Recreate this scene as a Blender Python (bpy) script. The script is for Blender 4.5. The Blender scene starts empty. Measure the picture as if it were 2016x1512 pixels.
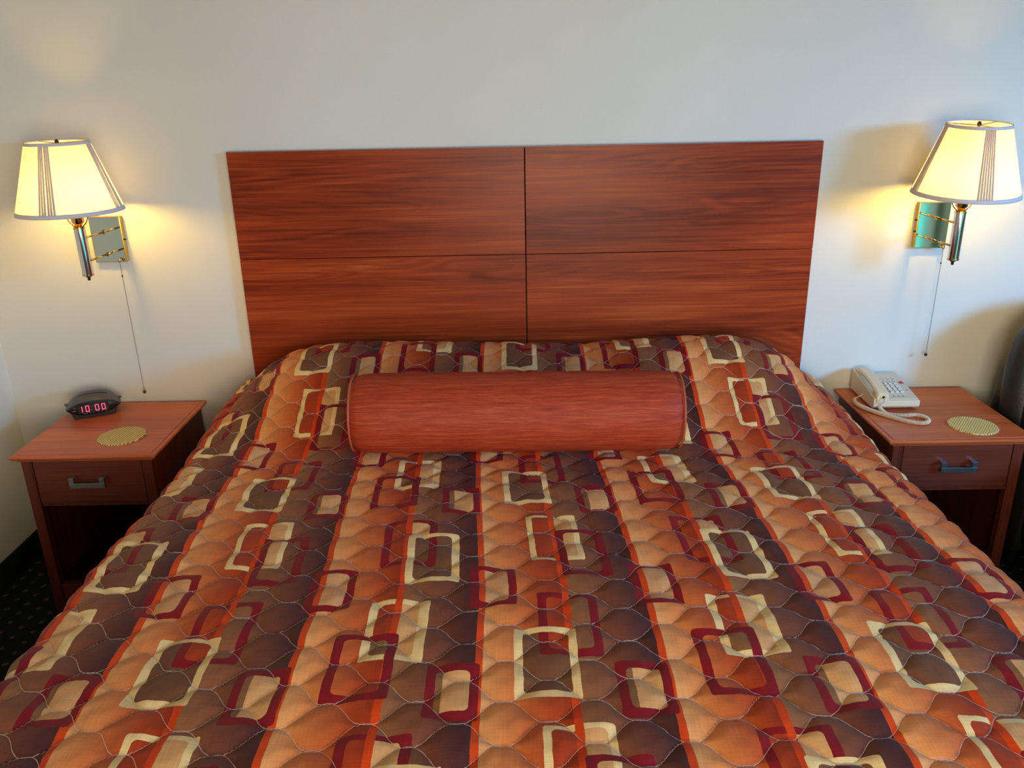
import bpy, bmesh, math, random
import numpy as np
from mathutils import Vector, Matrix, noise
random.seed(7)
S = bpy.context.scene
COL = S.collection
# ------------------------------------------------------------------ camera
cam_data = bpy.data.cameras.new('camera')
cam = bpy.data.objects.new('camera', cam_data); COL.objects.link(cam)
Rz = Matrix.Rotation(0.0042, 3, 'Z'); Rx = Matrix.Rotation(1.2221, 3, 'X'); Rr = Matrix.Rotation(-0.0199, 3, 'Z')
cam.matrix_world = Matrix.Translation((-0.0461, -2.9309, 1.7225)) @ (Rz @ Rx @ Rr).to_4x4()
cam_data.sensor_width = 36; cam_data.lens = 1621.6 / 2016 * 36
cam_data.clip_start = .02
S.camera = cam
# ------------------------------------------------------------------ world, daylight, exposure
W = bpy.data.worlds.new('world'); S.world = W; W.use_nodes = True
W.node_tree.nodes['Background'].inputs[0].default_value = (.55, .75, 1, 1)
W.node_tree.nodes['Background'].inputs[1].default_value = .5
S.view_settings.view_transform = 'Standard'; S.view_settings.look = 'None'
S.view_settings.exposure = .07; S.view_settings.gamma = 1
S.cycles.use_denoising = True
S.cycles.max_bounces = 10; S.cycles.diffuse_bounces = 6; S.cycles.transmission_bounces = 8
S.cycles.sample_clamp_indirect = 6
def area(name, loc, target, sx, sy, power, color):
    d = bpy.data.lights.new(name, 'AREA'); d.shape = 'RECTANGLE'; d.size = sx; d.size_y = sy
    d.energy = power; d.color = color
    o = bpy.data.objects.new(name, d); COL.objects.link(o); o.location = loc
    o.rotation_euler = (Vector(target) - Vector(loc)).to_track_quat('-Z', 'Y').to_euler()
    return o
# daylight through the window of the right wall, then fills added at the front wall
area('window_daylight', (4.3, -3.2, 2.05), (-.5, -.6, .95), 1.2, .75, 215, (.13, .44, 1))
area('front_fill', (.35, -3.68, 1.25), (.2, 0, 1.2), 1.5, 1.0, 52, (1, .90, .72))  # warm fill added behind the camera, brightens the middle of the wall
area('drape_backlight', (2.85, -3.76, 1.1), (2.8, 0, 1.1), .8, 1.8, 12, (.62, .88, 1))  # added behind the drape so its reflection in the plate is bright
BULB = 285.0

# ------------------------------------------------------------------ helpers
def link(name, me, mat, parent=None, smooth=False, bevel=0, seg=2):
    o = bpy.data.objects.new(name, me); COL.objects.link(o)
    if mat is not None: me.materials.append(mat)
    if smooth:
        for p in me.polygons: p.use_smooth = True
    if bevel:
        m = o.modifiers.new('bevel', 'BEVEL'); m.width = bevel; m.segments = seg; m.limit_method = 'ANGLE'; m.angle_limit = .6
        m.harden_normals = False
    if parent: o.parent = parent
    return o
def obj(name, bm, mat, parent=None, smooth=False, bevel=0, seg=2):
    bmesh.ops.recalc_face_normals(bm, faces=bm.faces)
    me = bpy.data.meshes.new(name); bm.to_mesh(me); bm.free()
    return link(name, me, mat, parent, smooth, bevel, seg)
def tag(o, label=None, cat=None, group=None, kind=None):
    if label: o['label'] = label
    if cat: o['category'] = cat
    if group: o['group'] = group
    if kind: o['kind'] = kind
    return o
def empty(name, loc, label, cat, rz=0, group=None):
    o = bpy.data.objects.new(name, None); COL.objects.link(o); o.location = loc; o.rotation_euler = (0, 0, rz)
    o.empty_display_size = .1
    return tag(o, label, cat, group)
def BM(): return bmesh.new()
def box(bm, x0, x1, y0, y1, z0, z1):
    vs = [bm.verts.new((x, y, z)) for z in (z0, z1) for y in (y0, y1) for x in (x0, x1)]
    for f in ((0, 1, 3, 2), (4, 6, 7, 5), (0, 4, 5, 1), (2, 3, 7, 6), (0, 2, 6, 4), (1, 5, 7, 3)):
        bm.faces.new([vs[i] for i in f])
    return bm
def B(*a): return box(BM(), *a)
def frame_axes(d):
    d = Vector(d).normalized()
    a = Vector((0, 0, 1)) if abs(d.z) < .9 else Vector((1, 0, 0))
    u = d.cross(a).normalized(); return u, d.cross(u).normalized()
def tube(bm, pts, r, n=12, cap=True):
    pts = [Vector(p) for p in pts]; rings = []
    rs = r if isinstance(r, (list, tuple)) else [r] * len(pts)
    d0 = (pts[1] - pts[0]).normalized(); u, v = frame_axes(d0)
    for i, p in enumerate(pts):
        d = (pts[min(i + 1, len(pts) - 1)] - pts[max(i - 1, 0)]).normalized()
        u = (u - d * u.dot(d)).normalized(); v = d.cross(u)
        rings.append([bm.verts.new(p + (u * math.cos(2 * math.pi * k / n) + v * math.sin(2 * math.pi * k / n)) * rs[i]) for k in range(n)])
    for a, b in zip(rings, rings[1:]):
        for k in range(n): bm.faces.new((a[k], a[(k + 1) % n], b[(k + 1) % n], b[k]))
    if cap:
        bm.faces.new(rings[0][::-1]); bm.faces.new(rings[-1])
    return bm
def lathe(bm, prof, n=32, c=(0, 0, 0), cap=True):
    rings = [[bm.verts.new((c[0] + r * math.cos(2 * math.pi * k / n), c[1] + r * math.sin(2 * math.pi * k / n), c[2] + z)) for k in range(n)] for r, z in prof]
    for a, b in zip(rings, rings[1:]):
        for k in range(n): bm.faces.new((a[k], a[(k + 1) % n], b[(k + 1) % n], b[k]))
    if cap:
        bm.faces.new(rings[0][::-1]); bm.faces.new(rings[-1])
    return bm
def ball(bm, c, r, sx=1, sy=1, sz=1, n=16):
    m = Matrix.Translation(c) @ Matrix.Diagonal((sx, sy, sz, 1))
    bmesh.ops.create_uvsphere(bm, u_segments=n, v_segments=n // 2, radius=r, matrix=m); return bm
def extrude_profile(bm, pts, axis, a, b):
    """pts: closed 2D outline; axis 'x','y','z' = extrusion axis from a to b"""
    def P(p, t): return {'x': (t, p[0], p[1]), 'y': (p[0], t, p[1]), 'z': (p[0], p[1], t)}[axis]
    A = [bm.verts.new(P(p, a)) for p in pts]; Bv = [bm.verts.new(P(p, b)) for p in pts]
    n = len(pts)
    for i in range(n): bm.faces.new((A[i], A[(i + 1) % n], Bv[(i + 1) % n], Bv[i]))
    bm.faces.new(A[::-1]); bm.faces.new(Bv); return bm
def srgb(r, g, b):
    f = lambda c: (c / 255) / 12.92 if c / 255 <= .04045 else ((c / 255 + .055) / 1.055) ** 2.4
    return (f(r), f(g), f(b), 1)

# ---- tiny node language
class N:
    nt = None
    def __init__(s, sock): s.s = sock
    def m(op, a, b=None, c=None):
        n = N.nt.nodes.new('ShaderNodeMath'); n.operation = op
        for i, x in enumerate((a, b, c)):
            if x is None: continue
            if isinstance(x, N): N.nt.links.new(x.s, n.inputs[i])
            else: n.inputs[i].default_value = x
        return N(n.outputs[0])
    def __add__(s, o): return N.m('ADD', s, o)
    def __radd__(s, o): return N.m('ADD', s, o)
    def __sub__(s, o): return N.m('SUBTRACT', s, o)
    def __rsub__(s, o): return N.m('SUBTRACT', o, s)
    def __mul__(s, o): return N.m('MULTIPLY', s, o)
    def __rmul__(s, o): return N.m('MULTIPLY', s, o)
    def __truediv__(s, o): return N.m('DIVIDE', s, o)
    def lt(s, o): return N.m('LESS_THAN', s, o)
    def gt(s, o): return N.m('GREATER_THAN', s, o)
    def abs(s): return N.m('ABSOLUTE', s)
    def min(s, o): return N.m('MINIMUM', s, o)
    def max(s, o): return N.m('MAXIMUM', s, o)
    def wrap(s, p): return N.m('WRAP', s, p / 2, -p / 2)
    def inv(s): return N.m('SUBTRACT', 1.0, s)
    def clamp(s): return N.m('MAXIMUM', N.m('MINIMUM', s, 1.0), 0.0)
def maprange(x, a, b, c=0.0, d=1.0, smooth=False):
    n = N.nt.nodes.new('ShaderNodeMapRange'); N.nt.links.new(x.s, n.inputs[0])
    if smooth: n.interpolation_type = 'SMOOTHSTEP'
    for i, v in enumerate((a, b, c, d)): n.inputs[i + 1].default_value = v
    return N(n.outputs[0])
def mix(f, a, b):
    n = N.nt.nodes.new('ShaderNodeMix'); n.data_type = 'RGBA'
    for i, x in ((0, f), (6, a), (7, b)):
        if isinstance(x, N): N.nt.links.new(x.s, n.inputs[i])
        else: n.inputs[i].default_value = x
    return N(n.outputs[2])
def ramp(x, stops, interp='LINEAR'):
    n = N.nt.nodes.new('ShaderNodeValToRGB'); N.nt.links.new(x.s, n.inputs[0]); e = n.color_ramp
    e.interpolation = interp
    while len(e.elements) < len(stops): e.elements.new(.5)
    for el, (p, c) in zip(e.elements, stops): el.position = p; el.color = c
    return N(n.outputs[0])
def coord(kind='Object', scale=(1, 1, 1), rot=(0, 0, 0), loc=(0, 0, 0)):
    t = N.nt.nodes.new('ShaderNodeTexCoord'); m = N.nt.nodes.new('ShaderNodeMapping')
    N.nt.links.new(t.outputs[kind], m.inputs[0]); m.inputs['Scale'].default_value = scale
    m.inputs['Rotation'].default_value = rot; m.inputs['Location'].default_value = loc
    return N(m.outputs[0])
def xyz(v):
    n = N.nt.nodes.new('ShaderNodeSeparateXYZ'); N.nt.links.new(v.s, n.inputs[0]); return [N(o) for o in n.outputs]
def comb(x, y, z=0.0):
    n = N.nt.nodes.new('ShaderNodeCombineXYZ')
    for i, q in enumerate((x, y, z)):
        if isinstance(q, N): N.nt.links.new(q.s, n.inputs[i])
        else: n.inputs[i].default_value = q
    return N(n.outputs[0])
def noise_n(v, scale=5, detail=2, rough=.5, dist=0):
    n = N.nt.nodes.new('ShaderNodeTexNoise'); N.nt.links.new(v.s, n.inputs['Vector'])
    n.inputs['Scale'].default_value = scale; n.inputs['Detail'].default_value = detail
    n.inputs['Roughness'].default_value = rough; n.inputs['Distortion'].default_value = dist
    return N(n.outputs[0])
def material(name, build=None, color=(.8, .8, .8, 1), rough=.5, metal=0, spec=.5, **kw):
    m = bpy.data.materials.new(name); m.use_nodes = True; N.nt = m.node_tree
    b = m.node_tree.nodes['Principled BSDF']
    b.inputs['Base Color'].default_value = color; b.inputs['Roughness'].default_value = rough
    b.inputs['Metallic'].default_value = metal; b.inputs['Specular IOR Level'].default_value = spec
    for k, v in kw.items(): b.inputs[k.replace('_', ' ')].default_value = v
    def put(k, n): m.node_tree.links.new(n.s, b.inputs[k])
    def bump(h, strength=.3, dist=.002):
        n = m.node_tree.nodes.new('ShaderNodeBump'); n.inputs['Strength'].default_value = strength; n.inputs['Distance'].default_value = dist
        m.node_tree.links.new(h.s, n.inputs['Height']); m.node_tree.links.new(n.outputs[0], b.inputs['Normal'])
    if build: build(put, bump)
    return m

# ------------------------------------------------------------------ materials
def wall_build(put, bump):
    v = coord('Object')
    f = noise_n(v, 1.1, 3)
    put('Base Color', mix(maprange(f, .35, .65), srgb(224, 219, 203), srgb(229, 225, 210)))
    bump(noise_n(v, 160, 3), .25, .0012)
M_wall = material('painted_wall', wall_build, rough=.62, spec=.35)
M_ceiling = material('darkened_ceiling', lambda put, bump: bump(noise_n(coord(), 120, 3), .4, .002), color=srgb(178, 172, 160), rough=.9)  # unseen ceiling kept darker so less light bounces back
M_far = material('darkened_unseen_wall', lambda put, bump: bump(noise_n(coord(), 120, 3), .3, .001), color=srgb(150, 138, 118), rough=.8)  # unseen walls darkened to cut bounced light
def carpet_build(put, bump):
    x, y, z = xyz(coord('Object'))
    n = noise_n(coord('Object'), 420, 3, .7)
    base = mix(n, srgb(10, 16, 12), srgb(36, 44, 34))
    w = (noise_n(coord('Object'), 60, 2) - .5) * .02
    p = .055
    def dots(ox, oy):
        a = (x + ox + w).wrap(p * 2); b = (y + z + oy + w).wrap(p)
        return (a * a + b * b).lt(.0085 ** 2 * 1.0)
    d = dots(0, 0).max(dots(p, p / 2))
    d = d * (noise_n(coord('Object'), 260, 2).gt(.49))
    put('Base Color', mix(d, base, srgb(104, 94, 66)))
    bump(n, .8, .004)
M_carpet = material('flecked_carpet', carpet_build, rough=.95, spec=.1)

def wood_build(axis, dark, mid, light, seed=0.0, fine=1.0):
    def f(put, bump):
        sc = {'x': (.55, 7, 7), 'z': (7, 7, .55), 'y': (7, .55, 7)}[axis]
        v = coord('Object', scale=sc, loc=(seed, seed * 1.7, seed * .6))
        broad = noise_n(v, 1.4, 3, .55, .6)
        sc2 = {'x': (1.1, 60, 60), 'z': (60, 60, 1.1), 'y': (60, 1.1, 60)}[axis]
        v2 = coord('Object', scale=sc2, loc=(seed * 2, 0, seed))
        streak = noise_n(v2, 2.2 * fine, 4, .65, .3)
        sc3 = {'x': (.8, 9, 9), 'z': (9, 9, .8), 'y': (9, .8, 9)}[axis]
        v3 = coord('Object', scale=sc3, loc=(seed + 3, seed, 1))
        fig = noise_n(v3, .9, 2, .5, .9)
        rings = (N.m('SINE', fig * 90.0) * .5 + .5)
        rings = rings * maprange(noise_n(v3, .7, 1), .45, .66)
        t = (broad * .62 + streak * .55 - .12 - rings * .12).clamp()
        col = ramp(t, [(.30, dark), (.50, mid), (.74, light)])
        put('Base Color', col)
        bump(streak, .05, .0005)
        put('Roughness', maprange(streak, 0, 1, .30, .42))
    return f
Wd, Wm, Wl = srgb(108, 34, 10), srgb(158, 60, 22), srgb(200, 100, 44)
M_panel = [material('cherry_laminate', wood_build('x', Wd, Wm, Wl, s), rough=.45, spec=.2) for s in (0, 3.1, 5.7, 9.2)]
M_edge = material('headboard_edge_band', wood_build('x', srgb(110, 52, 36), srgb(150, 84, 66), srgb(170, 105, 88)), rough=.4)
M_gap = material('dark_gap', color=srgb(28, 10, 8), rough=.9)
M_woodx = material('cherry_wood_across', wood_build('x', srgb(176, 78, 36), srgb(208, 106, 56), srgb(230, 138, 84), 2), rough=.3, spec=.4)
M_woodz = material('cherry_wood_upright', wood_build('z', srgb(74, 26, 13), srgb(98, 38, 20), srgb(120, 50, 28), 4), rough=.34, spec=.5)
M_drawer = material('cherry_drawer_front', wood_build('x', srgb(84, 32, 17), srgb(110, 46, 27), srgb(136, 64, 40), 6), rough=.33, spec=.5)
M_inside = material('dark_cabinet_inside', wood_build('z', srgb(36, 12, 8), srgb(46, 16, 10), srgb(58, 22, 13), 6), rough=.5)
M_pull = material('brushed_nickel', lambda put, bump: bump(noise_n(coord('Object', scale=(900, 60, 60)), 1, 2), .1, .0003), color=srgb(170, 172, 172), rough=.32, metal=1)
M_chrome = material('polished_chrome', color=(.72, .70, .66, 1), rough=.06, metal=1)
M_brass = material('polished_brass', color=srgb(225, 185, 95), rough=.13, metal=1)
M_mirror = material('smoky_plate_face', color=srgb(205, 212, 190), rough=.05, metal=1)
M_bronze = material('dark_bronze', color=srgb(66, 48, 34), rough=.35, metal=.8)
def black_plastic(put, bump): bump(noise_n(coord(), 700, 2), .05, .0004)
M_black = material('black_plastic', black_plastic, color=srgb(16, 17, 20), rough=.32)
M_case = material('charcoal_clock_case', black_plastic, color=srgb(84, 80, 76), rough=.36)
M_screen = material('display_window', color=srgb(30, 5, 10), rough=.12)
M_led = material('red_led_digit', color=srgb(255, 60, 90), rough=.5)
_b = M_led.node_tree.nodes['Principled BSDF']; _b.inputs['Emission Color'].default_value = (1, .09, .22, 1); _b.inputs['Emission Strength'].default_value = 1.5
M_glyph = material('grey_print', color=srgb(150, 160, 160), rough=.6)
M_phone = material('cream_phone_plastic', lambda put, bump: bump(noise_n(coord(), 900, 2), .06, .0004), color=srgb(232, 208, 172), rough=.38)
M_phone_face = material('phone_faceplate', color=srgb(222, 204, 176), rough=.5)
M_key = material('phone_key', color=srgb(226, 216, 200), rough=.45)
M_keyedge = material('phone_print', color=srgb(96, 84, 74), rough=.7)
M_red = material('red_message_lamp', color=srgb(190, 40, 28), rough=.3)
M_cord = material('coiled_cord_cream', color=srgb(236, 216, 182), rough=.45)
def leather(put, bump):
    v = coord('Object')
    vo = N.nt.nodes.new('ShaderNodeTexVoronoi'); N.nt.links.new(v.s, vo.inputs['Vector']); vo.inputs['Scale'].default_value = 260
    bump(N(vo.outputs['Distance']), .35, .001)
    put('Base Color', mix(noise_n(v, 8, 3), srgb(20, 20, 20), srgb(38, 36, 34)))
M_leather = material('black_leather', leather, rough=.38, spec=.5)
def straw(diag):
    def f(put, bump):
        x, y, z = xyz(coord('Object'))
        if diag:
            u = x * .93 - y * .37
            a = N.m('SINE', (u * (2 * math.pi / .0098))) * .5 + .5
            h = a; b2 = N.m('SINE', (x * .37 + y * .93) * (2 * math.pi / .004)) * .5 + .5
            t = a * .94 + b2 * .06
        else:
            a = N.m('SINE', x * (2 * math.pi / .0098)); b = N.m('SINE', y * (2 * math.pi / .0098))
            h = a * b * .5 + .5; t = h
        put('Base Color', ramp(t, [(.1, srgb(156, 116, 48)), (.5, srgb(232, 200, 118)), (1, srgb(250, 226, 150))]))
        bump(h, .8, .0015)
    return f
M_straw1 = material('ribbed_straw', straw(True), rough=.75)
M_straw2 = material('woven_straw', straw(False), rough=.75)
def bolster_build(put, bump):
    v = coord('UV', scale=(5, 95, 1)); s1 = noise_n(v, 3.0, 4, .7)
    v2 = coord('UV', scale=(2.4, 48, 1), loc=(3, 4, 0)); s2 = noise_n(v2, 2.6, 3, .6)
    x, y, z = xyz(coord('UV'))
    weave = (N.m('SINE', x * 2600.0) * .5 + .5) * .06 + (N.m('SINE', y * 1500.0) * .5 + .5) * .06
    t = (s1 * .55 + s2 * .45 + weave - .03).clamp()
    put('Base Color', ramp(t, [(.30, srgb(84, 18, 12)), (.41, srgb(142, 44, 22)), (.55, srgb(168, 60, 30)), (.72, srgb(196, 92, 52))]))
    bump(s1 + weave, .25, .0012)
M_bolster = material('rust_shantung', bolster_build, rough=.6, spec=.25)
M_piping = material('rust_piping', lambda put, bump: bump(noise_n(coord(), 800, 2), .2, .0005), color=srgb(186, 78, 38), rough=.5)
M_linen = material('white_linen', color=srgb(225, 222, 214), rough=.9)
M_mattress = material('mattress_ticking', color=srgb(214, 208, 196), rough=.9)
M_windowframe = material('window_frame_white', color=srgb(225, 225, 220), rough=.4)

# shade fabric: thin diffuse + translucent, woven pleats
def shade_mat(name, col, trans, tr_w):
    m = bpy.data.materials.new(name); m.use_nodes = True; nt = m.node_tree; N.nt = nt
    nt.nodes.remove(nt.nodes['Principled BSDF']); out = nt.nodes['Material Output']
    d = nt.nodes.new('ShaderNodeBsdfDiffuse'); t = nt.nodes.new('ShaderNodeBsdfTranslucent'); a = nt.nodes.new('ShaderNodeMixShader')
    w = noise_n(coord('Object', scale=(1, 1, 1)), 300, 2)
    nt.links.new(mix(w, col, tuple(c * .93 for c in col[:3]) + (1,)).s, d.inputs[0]); t.inputs[0].default_value = trans
    a.inputs[0].default_value = tr_w
    nt.links.new(d.outputs[0], a.inputs[1]); nt.links.new(t.outputs[0], a.inputs[2]); nt.links.new(a.outputs[0], out.inputs[0])
    return m
M_shade = shade_mat('shade_linen', (.86, .83, .76, 1), (.93, .87, .72, 1), .48)
M_pleat = shade_mat('shade_pleats', (.62, .52, .46, 1), (.5, .36, .25, 1), .09)
M_trim = shade_mat('shade_trim', (.80, .74, .74, 1), (.6, .5, .4, 1), .10)
M_bulb = bpy.data.materials.new('lit_bulb'); M_bulb.use_nodes = True
_b = M_bulb.node_tree.nodes['Principled BSDF']; _b.inputs['Base Color'].default_value = (1, 1, 1, 1)
_b.inputs['Emission Color'].default_value = (1, .61, .10, 1); _b.inputs['Emission Strength'].default_value = BULB

# ------------------------------------------------------------------ quilt print
PX, PY = .705, .722
def quilt_build(put, bump):
    U, V, _ = xyz(coord('UV'))
    nz = comb(U, V)
    w1 = (noise_n(nz, 28, 2) - .5) * .0045
    w2 = (noise_n(comb(V, U, 3.0), 28, 2) - .5) * .0045
    u = U + w1 + (V + 1.5) * .0; v = V + w2
    def rect(x0, x1, y0, y1, r, px=PX):
        cx, cy, hx, hy = (x0 + x1) / 2, (y0 + y1) / 2, abs(x1 - x0) / 2, abs(y1 - y0) / 2
        a = (u - cx).wrap(px).abs() - (hx - r); b = (v - cy).wrap(PY).abs() - (hy - r)
        a0, b0 = a.max(0.0), b.max(0.0)
        return (a0 * a0 + b0 * b0).lt(r * r) * a.lt(r) * b.lt(r)
    def ring(x0, x1, yt, yb, l, rr, t, b, px=PX):
        o = rect(x0, x1, yt, yb, .006, px); i = rect(x0 + l, x1 - rr, yt - t, yb + b, .011, px)
        return o * i.inv(), i, o
    # stripes, period PX/2 starting at the bright orange line
    s = N.m('WRAP', u + .1325, PX / 2, 0.0)
    P = PX / 2
    c_or = srgb(206, 70, 28); c_or2 = srgb(205, 66, 22)
    base = ramp(s / P, [(0, srgb(206, 70, 28)), (.0400, srgb(206, 70, 28)), (.0401, srgb(230, 162, 102)), (.13, srgb(222, 138, 78)), (.25, srgb(202, 106, 56)), (.38, srgb(178, 72, 32)),
                        (.503, srgb(154, 48, 18)), (.504, c_or2), (.546, c_or2), (.547, srgb(148, 96, 60)), (.68, srgb(132, 78, 50)),
                        (.82, srgb(112, 60, 44)), (.93, srgb(84, 42, 38)), (1, srgb(72, 36, 36))])
    # the warm stripe behind the motifs
    sn = s / P
    warm_flat = ramp(sn, [(0, srgb(206, 70, 28)), (.04, srgb(206, 70, 28)), (.0401, srgb(214, 148, 100)), (.33, srgb(184, 92, 48)), (.5, srgb(158, 56, 26))])
    S2 = sn.gt(.504) * sn.lt(.546)
    right = sn.gt(.546)
    burg = mix((sn.gt(.5)) * .35, srgb(130, 20, 26), srgb(106, 22, 34))
    cream = srgb(232, 196, 134); tan = srgb(212, 156, 100); rust = srgb(164, 58, 26); brown = srgb(116, 72, 46); taupe = srgb(132, 88, 54)
    r8, i8, o8 = ring(-.008, .116, -1.428, -1.627, .018, .018, .016, .018)
    r9, i9, o9 = ring(-.058, .065, -1.543, -1.739, .017, .016, .015, .017)
    r5, i5, o5 = ring(-.358, -.230, -1.100, -1.305, .019, .019, .014, .017)
    r1, i1, o1 = ring(-.298, -.176, -1.167, -1.373, .017, .018, .014, .017)
    r3, i3, o3 = ring(-.010, .114, -1.084, -1.292, .014, .014, .012, .014)
    r6, i6, o6 = ring(-.358, -.234, -1.439, -1.635, .017, .021, .014, .016)
    r4, i4, o4 = ring(.056, .168, -1.157, -1.358, .018, .022, .015, .018)
    r7, i7, o7 = ring(-.411, -.287, -1.553, -1.741, .019, .019, .017, .019)
    r2, i2, o2 = ring(-.151, -.051, -1.317, -1.467, .018, .018, .015, .017, PX / 2)
    r10, i10, o10 = ring(-.221, -.123, -1.646, -1.788, .018, .017, .018, .019, PX / 2)
    c = base
    c = mix(i5 * right, c, tan)
    c = mix(i9.max(i1), c, brown)
    c = mix(i9 * i8, c, rust)
    c = mix(r8.max(r5) * (o9.max(o1).inv().max(i9.max(i1))), c, burg)
    c = mix(i3.max(i6) * right, c, tan)
    c = mix(i3.max(i6) * right.inv() * S2.inv(), c, rust)
    c = mix(i6 * i7, c, taupe)
    c = mix(r9.max(r1).max(r3).max(r6), c, cream)
    c = mix(S2 * o9.max(o1).inv() * (i6 * i7).inv(), c, c_or2)
    c = mix(r4.max(r7), c, burg)
    ur = (u + .172).wrap(PX / 2)
    c = mix(i10 * ur.gt(-.018), c, tan)
    c = mix(i10 * ur.lt(-.018), c, taupe)
    c = mix(i2 * sn.gt(.04) * sn.lt(.4), c, srgb(208, 150, 100))
    c = mix(r2.max(r10), c, burg)
    # slubby weave
    wv = (N.m('SINE', U * 2300.0) * .5 + .5) * .5 + (N.m('SINE', V * 2300.0) * .5 + .5) * .5
    slub = noise_n(comb(U * 260.0, V * 14.0), 1, 3, .6) * .5 + noise_n(comb(U * 14.0, V * 260.0, 5.0), 1, 3, .6) * .5
    k = maprange(slub * .8 + wv * .2, .3, .7, .78, 1.14)
    hsv = N.nt.nodes.new('ShaderNodeHueSaturation'); N.nt.links.new(c.s, hsv.inputs['Color']); N.nt.links.new(k.s, hsv.inputs['Value'])
    hsv.inputs['Saturation'].default_value = 1.01
    c = N(hsv.outputs[0])
    # quilting thread: two families of mirrored waves
    L, Hh, A, x0 = .158, .106, .0275, -.148
    wob = (noise_n(comb(U, V, 9.0), 14, 2) - .5) * .010
    Ud = U - (V + 1.5) * .03
    th = (Ud - x0) * (2 * math.pi / L)
    cs = N.m('COSINE', th); sn_ = N.m('SINE', th)
    g = cs * (1.25 - cs * cs * .25)
    nrm = N.m('SQRT', sn_ * sn_ * 1.5 + 1.0)
    dE = (V + wob - (-1.5015) - g * A).wrap(Hh).abs() / nrm
    dO = (V + wob - (-1.4485) + g * A).wrap(Hh).abs() / nrm
    d = dE.min(dO)
    thr = maprange(d, .00035, .0008, 1.0, 0.0)
    twist = maprange(noise_n(comb(U, V), 500, 1), .35, .6, .45, 1.0)
    c = mix(thr * twist * .9, c, srgb(232, 196, 176))
    put('Base Color', c)
    bump(wv * .15 + slub * .5 + maprange(d, 0, .003, 0.0, 2.0), .35, .0012)
M_quilt = material('printed_quilt_cotton', quilt_build, rough=.68, spec=.2, Sheen_Weight=.05, Sheen_Roughness=.4)

# ------------------------------------------------------------------ the room
XL, XR, YF, ZC = -1.955, 3.3, -3.6, 2.55
def struct(name, bm, mat, label=None):
    return tag(obj(name, bm, mat), label, None, None, 'structure')
struct('floor', B(XL - .1, XR + .1, YF - .1, .1, -.08, 0), M_carpet, 'dark green flecked carpet floor')
struct('ceiling', B(XL - .1, XR + .1, YF - .1, .1, ZC, ZC + .08), M_ceiling)
struct('wall_back', B(XL - .1, XR + .1, 0, .1, 0, ZC), M_wall, 'cream painted wall behind the headboard')
struct('wall_left', B(XL - .1, XL, YF, 0, 0, ZC), M_wall, 'cream painted side wall at the left edge')
# right wall with a wide low window, front wall with openings added for the fill lights
b = BM(); wy0, wy1, wz0, wz1 = -3.35, -1.30, .85, 2.06
box(b, XR, XR + .1, YF, wy0, 0, ZC); box(b, XR, XR + .1, wy1, 0, 0, ZC); box(b, XR, XR + .1, wy0, wy1, 0, wz0); box(b, XR, XR + .1, wy0, wy1, wz1, ZC)
struct('wall_right', b, M_far)
b = BM(); fx0, fx1, fz0, fz1 = -.45, 1.15, .70, 1.80
box(b, XL, fx0, YF - .1, YF, 0, ZC); box(b, fx1, 2.35, YF - .1, YF, 0, ZC); box(b, 3.26, XR, YF - .1, YF, 0, ZC); box(b, 2.35, 3.26, YF - .1, YF, 0, .15); box(b, 2.35, 3.26, YF - .1, YF, 2.05, ZC); box(b, fx0, fx1, YF - .1, YF, 0, fz0); box(b, fx0, fx1, YF - .1, YF, fz1, ZC)
struct('wall_front', b, M_far)
def wframe_x(y0, y1, z0, z1):
    b = BM()
    for a in ((y0, y0 + .05, z0, z1), (y1 - .05, y1, z0, z1)): box(b, XR, XR + .06, a[0], a[1], a[2], a[3])
    box(b, XR, XR + .06, y0 + .05, y1 - .05, z0, z0 + .05); box(b, XR, XR + .06, y0 + .05, y1 - .05, z1 - .05, z1)
    return b
struct('window_1', wframe_x(wy0, wy1, wz0, wz1), M_windowframe)
b = BM()
box(b, fx0, fx0 + .05, YF - .06, YF, fz0, fz1); box(b, fx1 - .05, fx1, YF - .06, YF, fz0, fz1)
box(b, fx0 + .05, fx1 - .05, YF - .06, YF, fz0, fz0 + .05); box(b, fx0 + .05, fx1 - .05, YF - .06, YF, fz1 - .05, fz1)
struct('fill_window', b, M_windowframe)  # unseen window frame added round the warm fill
# teal drape added behind the camera to colour the lamp plate's reflection
M_drape = shade_mat('teal_drape_cloth', (.35, .82, .78, 1), (.30, .88, .80, 1), .7)
bm = BM(); pr = []
for i in range(81):
    q = i / 80; pr.append((2.30 + .86 * q, YF + .07 + .018 * math.sin(q * 70)))
va = [[bm.verts.new((x, y, z)) for z in np.linspace(.10, 2.1, 20)] for x, y in pr]
for a, b2 in zip(va, va[1:]):
    for k in range(19): bm.faces.new((a[k], b2[k], b2[k + 1], a[k + 1]))
tag(obj('reflection_drape', bm, M_drape, smooth=True), 'teal drape added out of view, mirrored in the plate of the right wall lamp', 'reflection_drape')
# carpet cove base along the walls
struct('baseboard_left', B(XL, XL + .012, YF, 0, 0, .1), M_carpet, 'dark carpet cove base along the left wall')
struct('baseboard_back', B(XL + .012, XR, -.012, 0, 0, .1), M_carpet)
struct('baseboard_right', B(XR - .012, XR, YF, -.012, 0, .1), M_carpet)

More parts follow.
